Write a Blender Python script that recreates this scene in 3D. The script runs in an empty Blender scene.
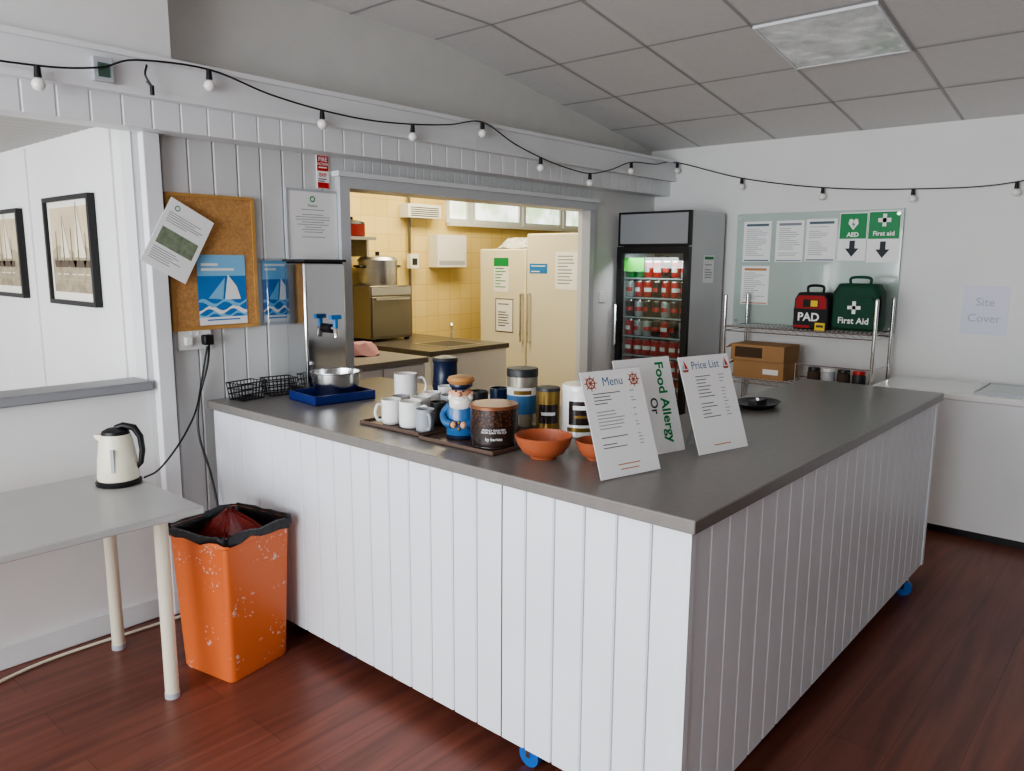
import bpy, bmesh, math, random
from mathutils import Vector, Matrix, Euler
rnd=random.Random(7)
PI=math.pi
# ------------------------------------------------------------------ helpers
def lin(h):
    h=h.lstrip('#'); r=[int(h[i:i+2],16)/255 for i in (0,2,4)]
    return [ (c/12.92 if c<=.04045 else ((c+.055)/1.055)**2.4) for c in r]+[1]
def mat(name,col,rough=.5,metal=0,var=0,vs=6,bump=0,bs=60,emit=0,coat=0,stretch=None):
    m=bpy.data.materials.new(name); m.use_nodes=True; nt=m.node_tree; p=nt.nodes['Principled BSDF']
    c=lin(col); p.inputs['Base Color'].default_value=c; p.inputs['Roughness'].default_value=rough
    p.inputs['Metallic'].default_value=metal; p.inputs['Coat Weight'].default_value=coat
    if emit: p.inputs['Emission Color'].default_value=c; p.inputs['Emission Strength'].default_value=emit
    if var or bump:
        tc=nt.nodes.new('ShaderNodeTexCoord'); mp=nt.nodes.new('ShaderNodeMapping')
        nt.links.new(tc.outputs['Object'],mp.inputs[0])
        if stretch: mp.inputs['Scale'].default_value=stretch
    if var:
        n=nt.nodes.new('ShaderNodeTexNoise'); n.inputs['Scale'].default_value=vs; n.inputs['Detail'].default_value=5
        nt.links.new(mp.outputs[0],n.inputs[0])
        r=nt.nodes.new('ShaderNodeValToRGB'); e=r.color_ramp.elements
        e[0].position=.3; e[1].position=.7
        e[0].color=[max(0,x*(1-var)) for x in c[:3]]+[1]; e[1].color=[min(1,x*(1+var)) for x in c[:3]]+[1]
        nt.links.new(n.outputs[0],r.inputs[0]); nt.links.new(r.outputs[0],p.inputs['Base Color'])
    if bump:
        n2=nt.nodes.new('ShaderNodeTexNoise'); n2.inputs['Scale'].default_value=bs
        nt.links.new(mp.outputs[0],n2.inputs[0]); b=nt.nodes.new('ShaderNodeBump'); b.inputs['Strength'].default_value=bump
        b.inputs['Distance'].default_value=.005
        nt.links.new(n2.outputs[0],b.inputs['Height']); nt.links.new(b.outputs[0],p.inputs['Normal'])
    return m
def glassmat(name,tint='#ffffff',gl=.1,rough=.03):
    m=bpy.data.materials.new(name); m.use_nodes=True; nt=m.node_tree; nt.nodes.clear()
    o=nt.nodes.new('ShaderNodeOutputMaterial'); mx=nt.nodes.new('ShaderNodeMixShader')
    t=nt.nodes.new('ShaderNodeBsdfTransparent'); g=nt.nodes.new('ShaderNodeBsdfGlossy')
    t.inputs[0].default_value=lin(tint); g.inputs['Roughness'].default_value=rough; mx.inputs[0].default_value=gl
    nt.links.new(t.outputs[0],mx.inputs[1]); nt.links.new(g.outputs[0],mx.inputs[2]); nt.links.new(mx.outputs[0],o.inputs[0])
    return m
def brickmat(name,c1,c2,mortar,bw,rh,msize,plane,rough=.5,offset=0,grain=None,bump=.3):
    m=bpy.data.materials.new(name); m.use_nodes=True; nt=m.node_tree; p=nt.nodes['Principled BSDF']; L=nt.links.new
    tc=nt.nodes.new('ShaderNodeTexCoord'); s=nt.nodes.new('ShaderNodeSeparateXYZ'); cb=nt.nodes.new('ShaderNodeCombineXYZ')
    L(tc.outputs['Object'],s.inputs[0])
    L(s.outputs[plane[0]],cb.inputs[0]); L(s.outputs[plane[1]],cb.inputs[1])
    b=nt.nodes.new('ShaderNodeTexBrick'); b.offset=offset; b.squash=1
    b.inputs['Scale'].default_value=1; b.inputs['Brick Width'].default_value=bw; b.inputs['Row Height'].default_value=rh
    b.inputs['Mortar Size'].default_value=msize; b.inputs['Mortar Smooth'].default_value=.1
    b.inputs['Color1'].default_value=lin(c1); b.inputs['Color2'].default_value=lin(c2); b.inputs['Mortar'].default_value=lin(mortar)
    L(cb.outputs[0],b.inputs['Vector']); out=b.outputs['Color']
    p.inputs['Roughness'].default_value=rough
    if grain:
        mp=nt.nodes.new('ShaderNodeMapping'); mp.inputs['Scale'].default_value=grain; L(cb.outputs[0],mp.inputs[0])
        n=nt.nodes.new('ShaderNodeTexNoise'); n.inputs['Scale'].default_value=1; n.inputs['Detail'].default_value=8; n.inputs['Distortion'].default_value=.8; L(mp.outputs[0],n.inputs[0])
        r=nt.nodes.new('ShaderNodeValToRGB'); r.color_ramp.elements[0].position=.35; r.color_ramp.elements[1].position=.68
        r.color_ramp.elements[0].color=(.68,.66,.66,1); r.color_ramp.elements[1].color=(1.2,1.18,1.16,1)
        L(n.outputs[0],r.inputs[0]); mx=nt.nodes.new('ShaderNodeMixRGB'); mx.blend_type='MULTIPLY'; mx.inputs[0].default_value=1
        L(out,mx.inputs[1]); L(r.outputs[0],mx.inputs[2]); out=mx.outputs[0]
    L(out,p.inputs['Base Color'])
    if bump:
        bp=nt.nodes.new('ShaderNodeBump'); bp.inputs['Strength'].default_value=bump; bp.inputs['Distance'].default_value=.003; bp.invert=True
        L(b.outputs['Fac'],bp.inputs['Height']); L(bp.outputs[0],p.inputs['Normal'])
    return m
def put(o,label=None,cat=None,group=None,kind=None):
    if label: o['label']=label
    if cat: o['category']=cat
    if group: o['group']=group
    if kind: o['kind']=kind
    return o
def thing(name,label,cat,loc,rz=0,group=None,rot=None):
    e=bpy.data.objects.new(name,None); bpy.context.collection.objects.link(e); e.location=loc
    e.rotation_euler=rot if rot else (0,0,rz); e.empty_display_size=.05
    return put(e,label,cat,group)
class B:
    def __init__(s): s.bm=bmesh.new(); s.mats=[]; s.T=Matrix()
    def mi(s,m):
        if m not in s.mats: s.mats.append(m)
        return s.mats.index(m)
    def add(s,vs,fs,m,smooth=False):
        k=s.mi(m); bv=[s.bm.verts.new(s.T@Vector(v)) for v in vs]
        for f in fs:
            if len(set(f))<3: continue
            try: fc=s.bm.faces.new([bv[i] for i in f]); fc.material_index=k; fc.smooth=smooth
            except ValueError: pass
        return s
    def box(s,x0,x1,y0,y1,z0,z1,m):
        v=[(x,y,z) for x in (x0,x1) for y in (y0,y1) for z in (z0,z1)]
        return s.add(v,[(0,1,3,2),(4,6,7,5),(0,4,5,1),(2,3,7,6),(0,2,6,4),(1,5,7,3)],m)
    def rect(s,x0,x1,z0,z1,y,m): return s.add([(x0,y,z0),(x1,y,z0),(x1,y,z1),(x0,y,z1)],[(0,1,2,3)],m)
    def poly(s,pts,y,m): return s.add([(p[0],y,p[1]) for p in pts],[tuple(range(len(pts)))],m)
    def disc(s,x,z,r,y,m,n=20,r0=0):
        if not r0: return s.poly([(x+r*math.cos(2*PI*i/n),z+r*math.sin(2*PI*i/n)) for i in range(n)],y,m)
        v=[];f=[]
        for i in range(n):
            a=2*PI*i/n; v+=[(x+r*math.cos(a),y,z+r*math.sin(a)),(x+r0*math.cos(a),y,z+r0*math.sin(a))]
            j=(i+1)%n; f.append((2*i,2*j,2*j+1,2*i+1))
        return s.add(v,f,m)
    def loft(s,rings,m,smooth=True,closed=True,caps=True):
        n=len(rings[0]); v=[p for r in rings for p in r]; f=[]
        for a in range(len(rings)-1):
            for i in range(n if closed else n-1):
                j=(i+1)%n; f.append((a*n+i,a*n+j,(a+1)*n+j,(a+1)*n+i))
        if caps: f.append(tuple(range(n-1,-1,-1))); f.append(tuple(range((len(rings)-1)*n,len(rings)*n)))
        return s.add(v,f,m,smooth)
    def lathe(s,prof,m,c=(0,0,0),n=28,sx=1,sy=1):
        v=[];f=[]
        for r,z in prof:
            for i in range(n):
                a=2*PI*i/n; v.append((c[0]+r*sx*math.cos(a),c[1]+r*sy*math.sin(a),c[2]+z))
        for a in range(len(prof)-1):
            for i in range(n):
                j=(i+1)%n; f.append((a*n+i,a*n+j,(a+1)*n+j,(a+1)*n+i))
        return s.add(v,f,m,True)
    def cyl(s,p0,p1,r,m,r1=None,n=16): 
        return s.tube([p0,p1],r,m,n,rad=[r,r if r1 is None else r1])
    def tube(s,pts,r,m,n=8,rad=None,closed=False):
        pts=[Vector(p) for p in pts]; N=len(pts); rings=[]; prev=None
        for i,p in enumerate(pts):
            if closed: t=pts[(i+1)%N]-pts[i-1]
            else: t=(pts[min(i+1,N-1)]-pts[max(i-1,0)])
            t.normalize()
            if prev is None:
                u=t.cross(Vector((0,0,1)));
                if u.length<.05: u=t.cross(Vector((1,0,0)))
            else: u=prev-t*prev.dot(t)
            u.normalize(); w=t.cross(u); prev=u; rr=rad[i] if rad else r
            rings.append([p+u*rr*math.cos(2*PI*k/n)+w*rr*math.sin(2*PI*k/n) for k in range(n)])
        if closed: rings.append(rings[0])
        return s.loft(rings,m,caps=not closed)
    def sphere(s,c,r,m,sc=(1,1,1),n=16,k=10):
        prof=[(max(r*math.sin(PI*i/k),1e-4),-r*math.cos(PI*i/k)*sc[2]) for i in range(k+1)]
        return s.lathe(prof,m,c,n,sc[0],sc[1])
    def prism(s,pts,y0,y1,m):
        n=len(pts); v=[(p[0],y0,p[1]) for p in pts]+[(p[0],y1,p[1]) for p in pts]
        f=[tuple(range(n)),tuple(range(2*n-1,n-1,-1))]+[(i,(i+1)%n,n+(i+1)%n,n+i) for i in range(n)]
        return s.add(v,f,m)
    def text(s,body,size,x,z,y,m,al='CENTER',off=0,rot=0,cr=None,sp=.9,sx=1):
        c=bpy.data.curves.new('t','FONT'); c.body=body; c.size=size; c.align_x=al; c.align_y='CENTER'; c.offset=off; c.resolution_u=3; c.space_line=sp
        o=bpy.data.objects.new('t',c); me=bpy.data.meshes.new_from_object(o)
        vs=[]
        for q in me.vertices:
            a,b=q.co.x*sx,q.co.y
            a,b=a*math.cos(rot)-b*math.sin(rot),a*math.sin(rot)+b*math.cos(rot)
            a+=x; b+=z
            if cr: vs.append((cr[1]+cr[0]*math.sin(a/cr[0]),cr[2]-cr[0]*math.cos(a/cr[0]),b))
            else: vs.append((a,y,b))
        s.add(vs,[tuple(p.vertices) for p in me.polygons],m)
        bpy.data.objects.remove(o); bpy.data.meshes.remove(me); bpy.data.curves.remove(c)
        return s
    def bars(s,x0,x1,ztop,n,dz,h,y,m,center=False):
        for i in range(n):
            w=(x1-x0)*rnd.uniform(.45,1); z=ztop-i*dz
            if rnd.random()<.12: continue
            xa=(x0+x1)/2-w/2 if center else x0
            s.rect(xa,xa+w,z-h,z,y,m)
        return s
    def done(s,name,parent=None,loc=(0,0,0),rot=(0,0,0),bevel=0,label=None,cat=None,group=None,kind=None,solid=0,fix=True,seg=2):
        if fix: bmesh.ops.recalc_face_normals(s.bm,faces=s.bm.faces[:])
        me=bpy.data.meshes.new(name); s.bm.to_mesh(me); s.bm.free()
        for m in s.mats: me.materials.append(m)
        me.set_sharp_from_angle(angle=math.radians(38))
        o=bpy.data.objects.new(name,me); bpy.context.collection.objects.link(o)
        o.location=loc; o.rotation_euler=rot
        if parent: o.parent=parent
        if solid:
            md=o.modifiers.new('s','SOLIDIFY'); md.thickness=solid; md.offset=0
        if bevel:
            md=o.modifiers.new('b','BEVEL'); md.width=bevel; md.segments=seg; md.limit_method='ANGLE'; md.angle_limit=math.radians(40)
        return put(o,label,cat,group,kind)
def dup(o,loc=None,rz=None,label=None,parent=None):
    c=o.copy(); bpy.context.collection.objects.link(c)
    if parent: c.parent=parent
    if loc is not None: c.location=loc
    if rz is not None: c.rotation_euler=(0,0,rz)
    if label: c['label']=label
    for ch in list(o.children): dup(ch,parent=c)
    return c
def groove_pts(u0,u1,pitch,d=.006,w=.012,slot=0):
    pts=[(u0,0)]; u=u0+pitch
    while u<u1-.01:
        if slot: pts+=[(u-w/2,0),(u-.002,.004),(u-.002,slot),(u+.002,slot),(u+.002,.004),(u+w/2,0)]
        else: pts+=[(u-w/2,0),(u,d),(u+w/2,0)]
        u+=pitch
    pts.append((u1,0)); return pts
def groove(b,axis,u0,u1,z0,z1,pos,pitch,m,d=.006,w=.012,slot=0):
    pts=groove_pts(u0,u1,pitch,d,w,slot); v=[];f=[]
    for u,o in pts:
        for z in (z0,z1): v.append((u,pos+o,z) if axis=='x' else (pos+o,u,z))
    for i in range(len(pts)-1): f.append((2*i,2*i+2,2*i+3,2*i+1))
    b.add(v,f,m)
# ------------------------------------------------------------------ materials
WHITE=mat('white_paint','#e4e6e8',.45,var=.03,vs=3)
WALLR=mat('wall_paint','#e4e4e2',.7,var=.03,vs=2,bump=.05)
BOARD=mat('board_paint','#d8dada',.4,var=.05,vs=2.5)
PANEL=mat('counter_panel','#e4e8ed',.38,var=.03,vs=3)
CREAMW=mat('upper_wall','#d6d5d1',.7,var=.03)
GREYTOP=mat('worktop_grey','#7c7874',.3,var=.06,vs=40)
LEDGE=mat('ledge_grey','#8f9094',.45)
TABLE=mat('table_grey','#b4b3b1',.35,var=.03)
CREAM=mat('cream','#e8e2cc',.35)
BLACK=mat('black_plastic','#141416',.4)
BLACKW=mat('black_wire','#17171a',.35)
DARK=mat('dark_grey','#2b2c30',.4)
STEEL=mat('steel','#c9cacc',.28,1,var=.08,vs=4,stretch=(1,1,12))
CHROME=mat('chrome','#dededf',.14,1)
SHINY=mat('polished_steel','#d6d7d8',.12,1,bump=.15,bs=5)
DSTEEL=mat('dark_steel','#8b8578',.3,.8)
GREYP=mat('grey_plastic','#b6bac0',.35)
PAPER=mat('paper','#f4f4f3',.55)
INK=mat('ink','#3a3d44',.7); INKL=mat('ink_light','#8d9199',.7)
RED=mat('red','#c62420',.4); BLUE=mat('blue','#2a7cc2',.4); SKYB=mat('sky_blue','#86c4ea',.5)
GREEN=mat('sign_green','#0f8a4c',.5); DGREEN=mat('bag_green','#0b4430',.7,bump=.3,bs=200)
ORANGE=mat('bowl_orange','#b0603f',.4,var=.05,vs=20)
CASTB=mat('castor_blue','#1f5fae',.4)
NAVY=mat('navy','#16233f',.25)
CORK=mat('cork','#c0915c',.85,var=.2,vs=90,bump=.4,bs=200)
WOODF=mat('oak_frame','#bd9154',.5,var=.15,vs=12)
CARD=mat('cardboard','#a9835a',.8,var=.06,vs=10)
BROWN=mat('tray_brown','#5d4a40',.35)
GOLD=mat('gold_foil','#94783f',.3,.6)
def beanmat():
    m=mat('coffee_beans','#3b2116',.3,coat=.4); nt=m.node_tree; p=nt.nodes['Principled BSDF']; L=nt.links.new
    tc=nt.nodes.new('ShaderNodeTexCoord'); v=nt.nodes.new('ShaderNodeTexVoronoi'); v.inputs['Scale'].default_value=95; L(tc.outputs['Object'],v.inputs[0])
    r=nt.nodes.new('ShaderNodeValToRGB'); e=r.color_ramp.elements; e[0].color=lin('#6a4029'); e[0].position=.1; e[1].color=lin('#1a0e0a'); e[1].position=.55
    L(v.outputs['Distance'],r.inputs[0]); L(r.outputs[0],p.inputs['Base Color']); return m
BEANS=beanmat()
SKIN=mat('figurine_face','#d9a07e',.4); TAN=mat('figurine_cap','#b98752',.4)
BULB=mat('bulb_white','#f2f0ea',.15,coat=.5)
PINK=mat('pink_cloth','#b98a92',.9,bump=.4,bs=80)
MUG=mat('mug_white','#f0f0ee',.15,coat=.3)
MUGG=mat('mug_grey','#a9adb3',.2,coat=.3)
FRW=mat('fridge_white','#e2dcc6',.3,coat=.2)
GLASS=glassmat('clear_glass','#eef5f2',.1); GLASSG=glassmat('green_glass','#c9e0d6',.12)
ACRYL=glassmat('acrylic','#f6f8fa',.08)
FLOORM=brickmat('floor_planks','#7d4b3e','#744437','#552f27',1.25,.19,.0012,(0,1),.34,.37,(1.2,16,1),.03)
TILES=brickmat('cream_tiles','#edd596','#e8cf8a','#d0b673',.15,.15,.0022,(0,2),.2,0,None,.2)
CEILT=mat('ceiling_tile','#dcdbd9',.9,var=.02,vs=30,bump=.1,bs=250)
CEILG=mat('ceiling_grid','#b0b0b0',.6)
LINER=mat('bin_liner','#17171a',.3,bump=.8,bs=30)
def binmat():
    m=mat('bin_orange','#ea6c31',.45); nt=m.node_tree; p=nt.nodes['Principled BSDF']; L=nt.links.new
    tc=nt.nodes.new('ShaderNodeTexCoord'); 
    n=nt.nodes.new('ShaderNodeTexNoise'); n.inputs['Scale'].default_value=7; n.inputs['Detail'].default_value=2; L(tc.outputs['Object'],n.inputs[0])
    nz=nt.nodes.new('ShaderNodeTexNoise'); nz.inputs['Scale'].default_value=40; L(tc.outputs['Object'],nz.inputs[0])
    va=nt.nodes.new('ShaderNodeMixRGB'); va.blend_type='ADD'; va.inputs[0].default_value=.05; L(tc.outputs['Object'],va.inputs[1]); L(nz.outputs[1],va.inputs[2])
    def spots(sc,th,nth):
        v=nt.nodes.new('ShaderNodeTexVoronoi'); v.inputs['Scale'].default_value=sc; L(va.outputs[0],v.inputs[0])
        a=nt.nodes.new('ShaderNodeMath'); a.operation='LESS_THAN'; a.inputs[1].default_value=th; L(v.outputs['Distance'],a.inputs[0])
        b=nt.nodes.new('ShaderNodeMath'); b.operation='GREATER_THAN'; b.inputs[1].default_value=nth; L(n.outputs[0],b.inputs[0])
        c=nt.nodes.new('ShaderNodeMath'); c.operation='MULTIPLY'; L(a.outputs[0],c.inputs[0]); L(b.outputs[0],c.inputs[1]); return c
    c1=spots(22,.22,.57); c2=spots(50,.2,.53)
    mm=nt.nodes.new('ShaderNodeMath'); mm.operation='MAXIMUM'; L(c1.outputs[0],mm.inputs[0]); L(c2.outputs[0],mm.inputs[1])
    m2=nt.nodes.new('ShaderNodeMath'); m2.operation='MULTIPLY'; m2.inputs[1].default_value=.6; L(mm.outputs[0],m2.inputs[0])
    mx=nt.nodes.new('ShaderNodeMixRGB'); mx.inputs[1].default_value=lin('#e27642'); mx.inputs[2].default_value=lin('#efe0d8')
    L(m2.outputs[0],mx.inputs[0]); L(mx.outputs[0],p.inputs['Base Color']); return m
BINM=binmat()
# ------------------------------------------------------------------ room
def S(b,name,**k): return b.done(name,kind='structure',**k)
b=B(); b.box(-3.5,8,-3,7.6,-.1,0,FLOORM); S(b,'floor')
b=B(); b.box(5.5,5.6,-3,3.44,0,2.9,WALLR); S(b,'wall_east')
b=B(); b.box(-3.5,5.6,-3.1,-3,0,2.9,mat('south_blocker','#8b8680',.8)); S(b,'wall_south_blocker')  # unseen wall added to block light from behind, greyed to cut bounce
b=B(); b.box(5.46,5.5,1.5,2.67,0,.07,WHITE); S(b,'baseboard_east')
b=B()
b.box(1.42,2.41,3.318,3.42,0,2.2,BOARD); groove(b,'x',1.42,2.41,0,2.2,3.3,.115,BOARD,.008,.014,.014)
b.box(2.41,4.64,3.31,3.42,1.99,2.2,BOARD); groove(b,'x',2.41,4.64,1.99,2.2,3.3,.06,BOARD,.004,.008)
b.box(4.64,5.5,3.30,3.42,0,2.2,WALLR)
b.box(1.42,5.5,3.34,3.44,2.2,2.8,CREAMW)
S(b,'wall_north')
b=B(); b.box(-3.5,1.53,3.15,3.44,2.345,2.8,WALLR); b.box(-3.5,1.42,3.3,3.42,2.12,2.345,WALLR); S(b,'wall_header')
b=B(); b.box(-3.5,5.5,3.12,3.3,2.215,2.325,WHITE); b.box(-3.5,5.5,3.10,3.34,2.325,2.345,WHITE)
b.box(-3.5,5.5,3.165,3.3,2.08,2.19,WHITE); groove(b,'x',-3.5,5.5,2.08,2.19,3.16,.115,WHITE); b.box(-3.5,5.5,3.11,3.3,2.19,2.215,WHITE)
S(b,'trim_1')
FRM=mat('frame_grey','#c3c6c9',.35)
b=B(); b.box(2.41,2.47,3.26,3.44,0,1.93,FRM); b.box(4.58,4.64,3.27,3.34,0,1.93,FRM); b.box(2.41,4.64,3.26,3.44,1.9301,1.985,FRM)
b.box(2.39,4.66,3.24,3.3,1.9851,2.01,WHITE); S(b,'trim_2')
b=B(); b.box(1.44,1.51,3.25,3.3,0,2.08,WHITE); S(b,'trim_3',bevel=.004)
b=B(); b.box(-3.5,1.42,3.3,3.4,0,1.02,WALLR); S(b,'wall_half')
b=B(); b.box(-3.5,1.42,3.26,3.44,1.02,1.06,LEDGE); S(b,'trim_4',bevel=.006)
b=B(); b.box(-3.5,1.42,3.28,3.3,0,.09,WHITE); S(b,'baseboard_half',bevel=.004)
b=B(); b.box(1.42,1.5,3.42,7.5,0,2.2,WALLR)
for y in (3.5,4.55,5.6): b.box(1.41,1.42,y,y+.04,0,2.12,WALLR)
S(b,'wall_picture')
b=B(); b.box(-3.5,1.5,7.5,7.6,0,2.6,WALLR); S(b,'wall_far')
CW=mat('board_ceiling','#b4b4b0',.6)
b=B(); b.box(-3.5,1.42,3.42,7.5,2.165,2.2,CW)
pts=groove_pts(3.42,7.5,.10,.01,.03,.025); v=[];f=[]
for u,o in pts: v+=[(-3.5,u,2.135+o),(1.42,u,2.135+o)]
for i in range(len(pts)-1): f.append((2*i,2*i+2,2*i+3,2*i+1))
b.add(v,f,CW); S(b,'ceiling_side_room')
# kitchen
b=B(); b.box(1.5,5.2,5.4,5.5,0,2.6,TILES); b.box(5.2,7.6,5.4,5.5,0,1.93,TILES); b.box(5.2,7.6,5.4,5.5,2.4,2.6,TILES); b.box(7.5,7.6,5.4,5.5,0,2.6,TILES); S(b,'wall_kitchen_back')
b=B(); b.box(7.6,7.7,3.3,5.5,0,2.6,TILES); b.box(5.6,7.7,3.34,3.44,0,2.6,WALLR); S(b,'wall_kitchen_side')
b=B(); b.box(1.5,7.7,3.44,5.5,2.55,2.6,WHITE); S(b,'ceiling_kitchen')
WG=bpy.data.materials.new('window_glow'); WG.use_nodes=True; nt=WG.node_tree; p=nt.nodes['Principled BSDF']  # pane emits by itself, standing in for bright sky and greenery outside
tc=nt.nodes.new('ShaderNodeTexCoord'); nn=nt.nodes.new('ShaderNodeTexNoise'); nn.inputs['Scale'].default_value=5; nt.links.new(tc.outputs['Object'],nn.inputs[0])
rr=nt.nodes.new('ShaderNodeValToRGB'); rr.color_ramp.elements[0].position=.4; rr.color_ramp.elements[1].position=.6; rr.color_ramp.elements[0].color=lin('#a9c79a'); rr.color_ramp.elements[1].color=lin('#f2f7fb')
nt.links.new(nn.outputs[0],rr.inputs[0]); nt.links.new(rr.outputs[0],p.inputs['Emission Color']); p.inputs['Emission Strength'].default_value=2.2; p.inputs['Roughness'].default_value=.3
for k_,(x0,x1) in enumerate(((5.2,5.52),(5.55,6.3),(6.33,7.0),(7.03,7.5))):
    b=B(); b.box(x0,x0+.04,5.38,5.42,1.97,2.36,WHITE); b.box(x1-.04,x1,5.38,5.42,1.97,2.36,WHITE); b.box(x0,x1,5.38,5.42,1.93,1.97,WHITE); b.box(x0,x1,5.38,5.42,2.36,2.4,WHITE)
    b.box(x0+.04,x1-.04,5.405,5.41,1.97,2.36,WG); S(b,'window_%d'%(k_+1))
b=B(); b.box(5.2,7.5,5.33,5.379,1.90,1.93,WHITE); S(b,'trim_6')
# main ceiling
sl=(2.8-2.44)/(5.5-3.15); XF=3.15
def cz(x): return 2.8 if x<=XF else 2.8-(x-XF)*sl
b=B()
b.add([(-3.5,-3,2.8),(XF,-3,2.8),(XF,3.4,2.8),(-3.5,3.4,2.8),(5.55,-3,cz(5.55)),(5.55,3.4,cz(5.55))],[(0,1,2,3),(1,4,5,2)],CEILT)
S(b,'ceiling',fix=False)
b=B(); ang=math.atan(sl)
step=.588; gw=.008
xs=[XF+step*k for k in range(0,5)]+[XF-step*k for k in range(1,11)]
for x in xs:
    b.add([(x-gw,-3,cz(x-gw)-.003),(x+gw,-3,cz(x+gw)-.003),(x+gw,3.34,cz(x+gw)-.003),(x-gw,3.34,cz(x-gw)-.003)],[(0,1,2,3)],CEILG)
y=1.155-step*7
while y<3.34:
    b.add([(-3.5,y-gw,2.797),(XF,y-gw,2.797),(XF,y+gw,2.797),(-3.5,y+gw,2.797),(5.5,y-gw,cz(5.5)-.003),(5.5,y+gw,cz(5.5)-.003)],[(0,1,2,3),(1,4,5,2)],CEILG); y+=step
S(b,'trim_5',fix=False)
def prism_mat():
    m=mat('diffuser','#e2e7e5',.05,coat=1.0,var=.3,vs=4.5); nt=m.node_tree; p=nt.nodes['Principled BSDF']; L=nt.links.new  # light and dark mottling in the colour paints in reflections
    tc=nt.nodes.new('ShaderNodeTexCoord')
    n=nt.nodes.new('ShaderNodeTexNoise'); n.inputs['Scale'].default_value=7; n.inputs['Detail'].default_value=1; L(tc.outputs['Object'],n.inputs[0])
    bp=nt.nodes.new('ShaderNodeBump'); bp.inputs['Strength'].default_value=1; bp.inputs['Distance'].default_value=.04; L(n.outputs[0],bp.inputs['Height']); L(bp.outputs[0],p.inputs['Coat Normal'])
    return m
LP=prism_mat()
x0,x1=XF+step+.015,XF+2*step-.015; y0,y1=1.155+.015,1.155+step-.015
cx,cy=(x0+x1)/2,(y0+y1)/2
lt=thing('ceiling_light','square recessed light panel with glossy diffuser in tiled ceiling','light',(cx,cy,cz(cx)-.012),rot=(0,ang,0))
b=B(); w=.275
b.box(-w,w,-w,w,-.004,.006,LP); b.done('diffuser',lt,bevel=.003)
b=B()
for q in ((-w-.012,-w,-w-.012,w+.012),(w,w+.012,-w-.012,w+.012),(-w,w,-w-.012,-w),(-w,w,w,w+.012)): b.box(q[0],q[1],q[2],q[3],-.006,.008,WHITE)
b.done('frame',lt)
# ------------------------------------------------------------------ counter
b=B()
L=[(1.64,.84),(4.15,.84),(4.15,1.52),(2.62,1.52),(2.62,3.24),(1.64,3.24)]
n=6; v=[(p[0],p[1],.912) for p in L]+[(p[0],p[1],.95) for p in L]
b.add(v,[tuple(range(n-1,-1,-1)),tuple(range(n,2*n))]+[(i,(i+1)%n,n+(i+1)%n,n+i) for i in range(n)],GREYTOP)
b.done('worktop',label='grey laminate L-shaped worktop on the white counter',cat='worktop',bevel=.004)
def castor(par,x,y,label='small castor with blue wheel'):
    c=B(); c.cyl((0,0,.079),(0,0,.07),.022,CHROME); c.box(-.02,-.015,-.007,.007,.034,.075,CHROME); c.box(.015,.02,-.007,.007,.034,.075,CHROME)
    o=c.done('castor',par,loc=(x,y,0),label=label)
    c=B(); c.cyl((-.014,.0,.038),(.014,.0,.038),.038,CASTB,n=24); c.done('wheel',o)
cu=thing('counter_unit','white tongue-and-groove counter unit on castors by the wall','counter',(2.1,2.35,0))
b=B(); b.T=Matrix.Translation((-2.1,-2.35,0)); b.box(1.68,2.6,1.49,3.22,.08,.91,PANEL); groove(b,'y',1.49,3.22,.08,.91,1.66,.106,PANEL,.008,.012,.016); b.done('body',cu)
castor(cu,1.80-2.1,3.05-2.35); castor(cu,1.79-2.1,2.44-2.35); castor(cu,1.85-2.1,1.62-2.35); castor(cu,.4,.7)
cu=thing('counter_unit','long white tongue-and-groove counter unit forming the corner','counter',(2.9,1.17,0))
b=B(); b.T=Matrix.Translation((-2.9,-1.17,0)); b.box(1.68,4.12,.88,1.485,.08,.91,PANEL); groove(b,'y',.865,1.485,.08,.91,1.66,.106,PANEL,.008,.012,.016)
groove(b,'x',1.665,4.12,.08,.91,.86,.106,PANEL,.008,.012,.016); b.box(1.655,1.68,.855,.88,.08,.911,PANEL); b.box(4.1,4.13,.855,1.485,.08,.911,PANEL); b.done('body',cu)
castor(cu,1.705-2.9,1.40-1.17); castor(cu,3.86-2.9,.875-1.17); castor(cu,.2,-.15); castor(cu,1.05,.2)
# ------------------------------------------------------------------ table
t=thing('table','grey-topped table with round cream legs','table',(.5,2.82,0))
b=B(); b.box(-.8,.72,-.35,.35,.705,.73,TABLE); b.done('tabletop',t,bevel=.004)
for lx,ly in ((.632,-.2),(.65,.31),(-.7,-.24),(-.7,.28)):
    b=B(); b.cyl((lx,ly,.02),(lx,ly,.69),.024,CREAM,n=20); b.cyl((lx,ly,0),(lx,ly,.02),.026,GREYP,n=20); b.cyl((lx,ly,.69),(lx,ly,.7049),.035,CREAM,n=20); b.done('leg',t)
k=thing('kettle','cream electric jug kettle with black handle on table','kettle',(1.14,2.97,.731),rz=math.radians(-35)); k.scale=(.92,.92,.96)
b=B(); b.lathe([(.0001,0),(.085,0),(.088,.012),(.08,.02),(.0001,.02)],BLACK); b.done('power_base',k)
b=B(); b.lathe([(.0001,.021),(.078,.021),(.08,.03),(.074,.1),(.064,.17),(.055,.2),(.0001,.2)],CREAM,sx=1,sy=1)
b.loft([[(-.05,-.022,.17),(-.05,.022,.17),(-.05,.022,.2),(-.05,-.022,.2)],[(-.078,-.008,.188),(-.078,.008,.188),(-.078,.008,.201),(-.078,-.008,.201)]],CREAM); b.done('body',k)
b=B(); b.lathe([(.054,.2),(.05,.212),(.03,.222),(.0001,.226)],BLACK); b.done('lid',k)
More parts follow.
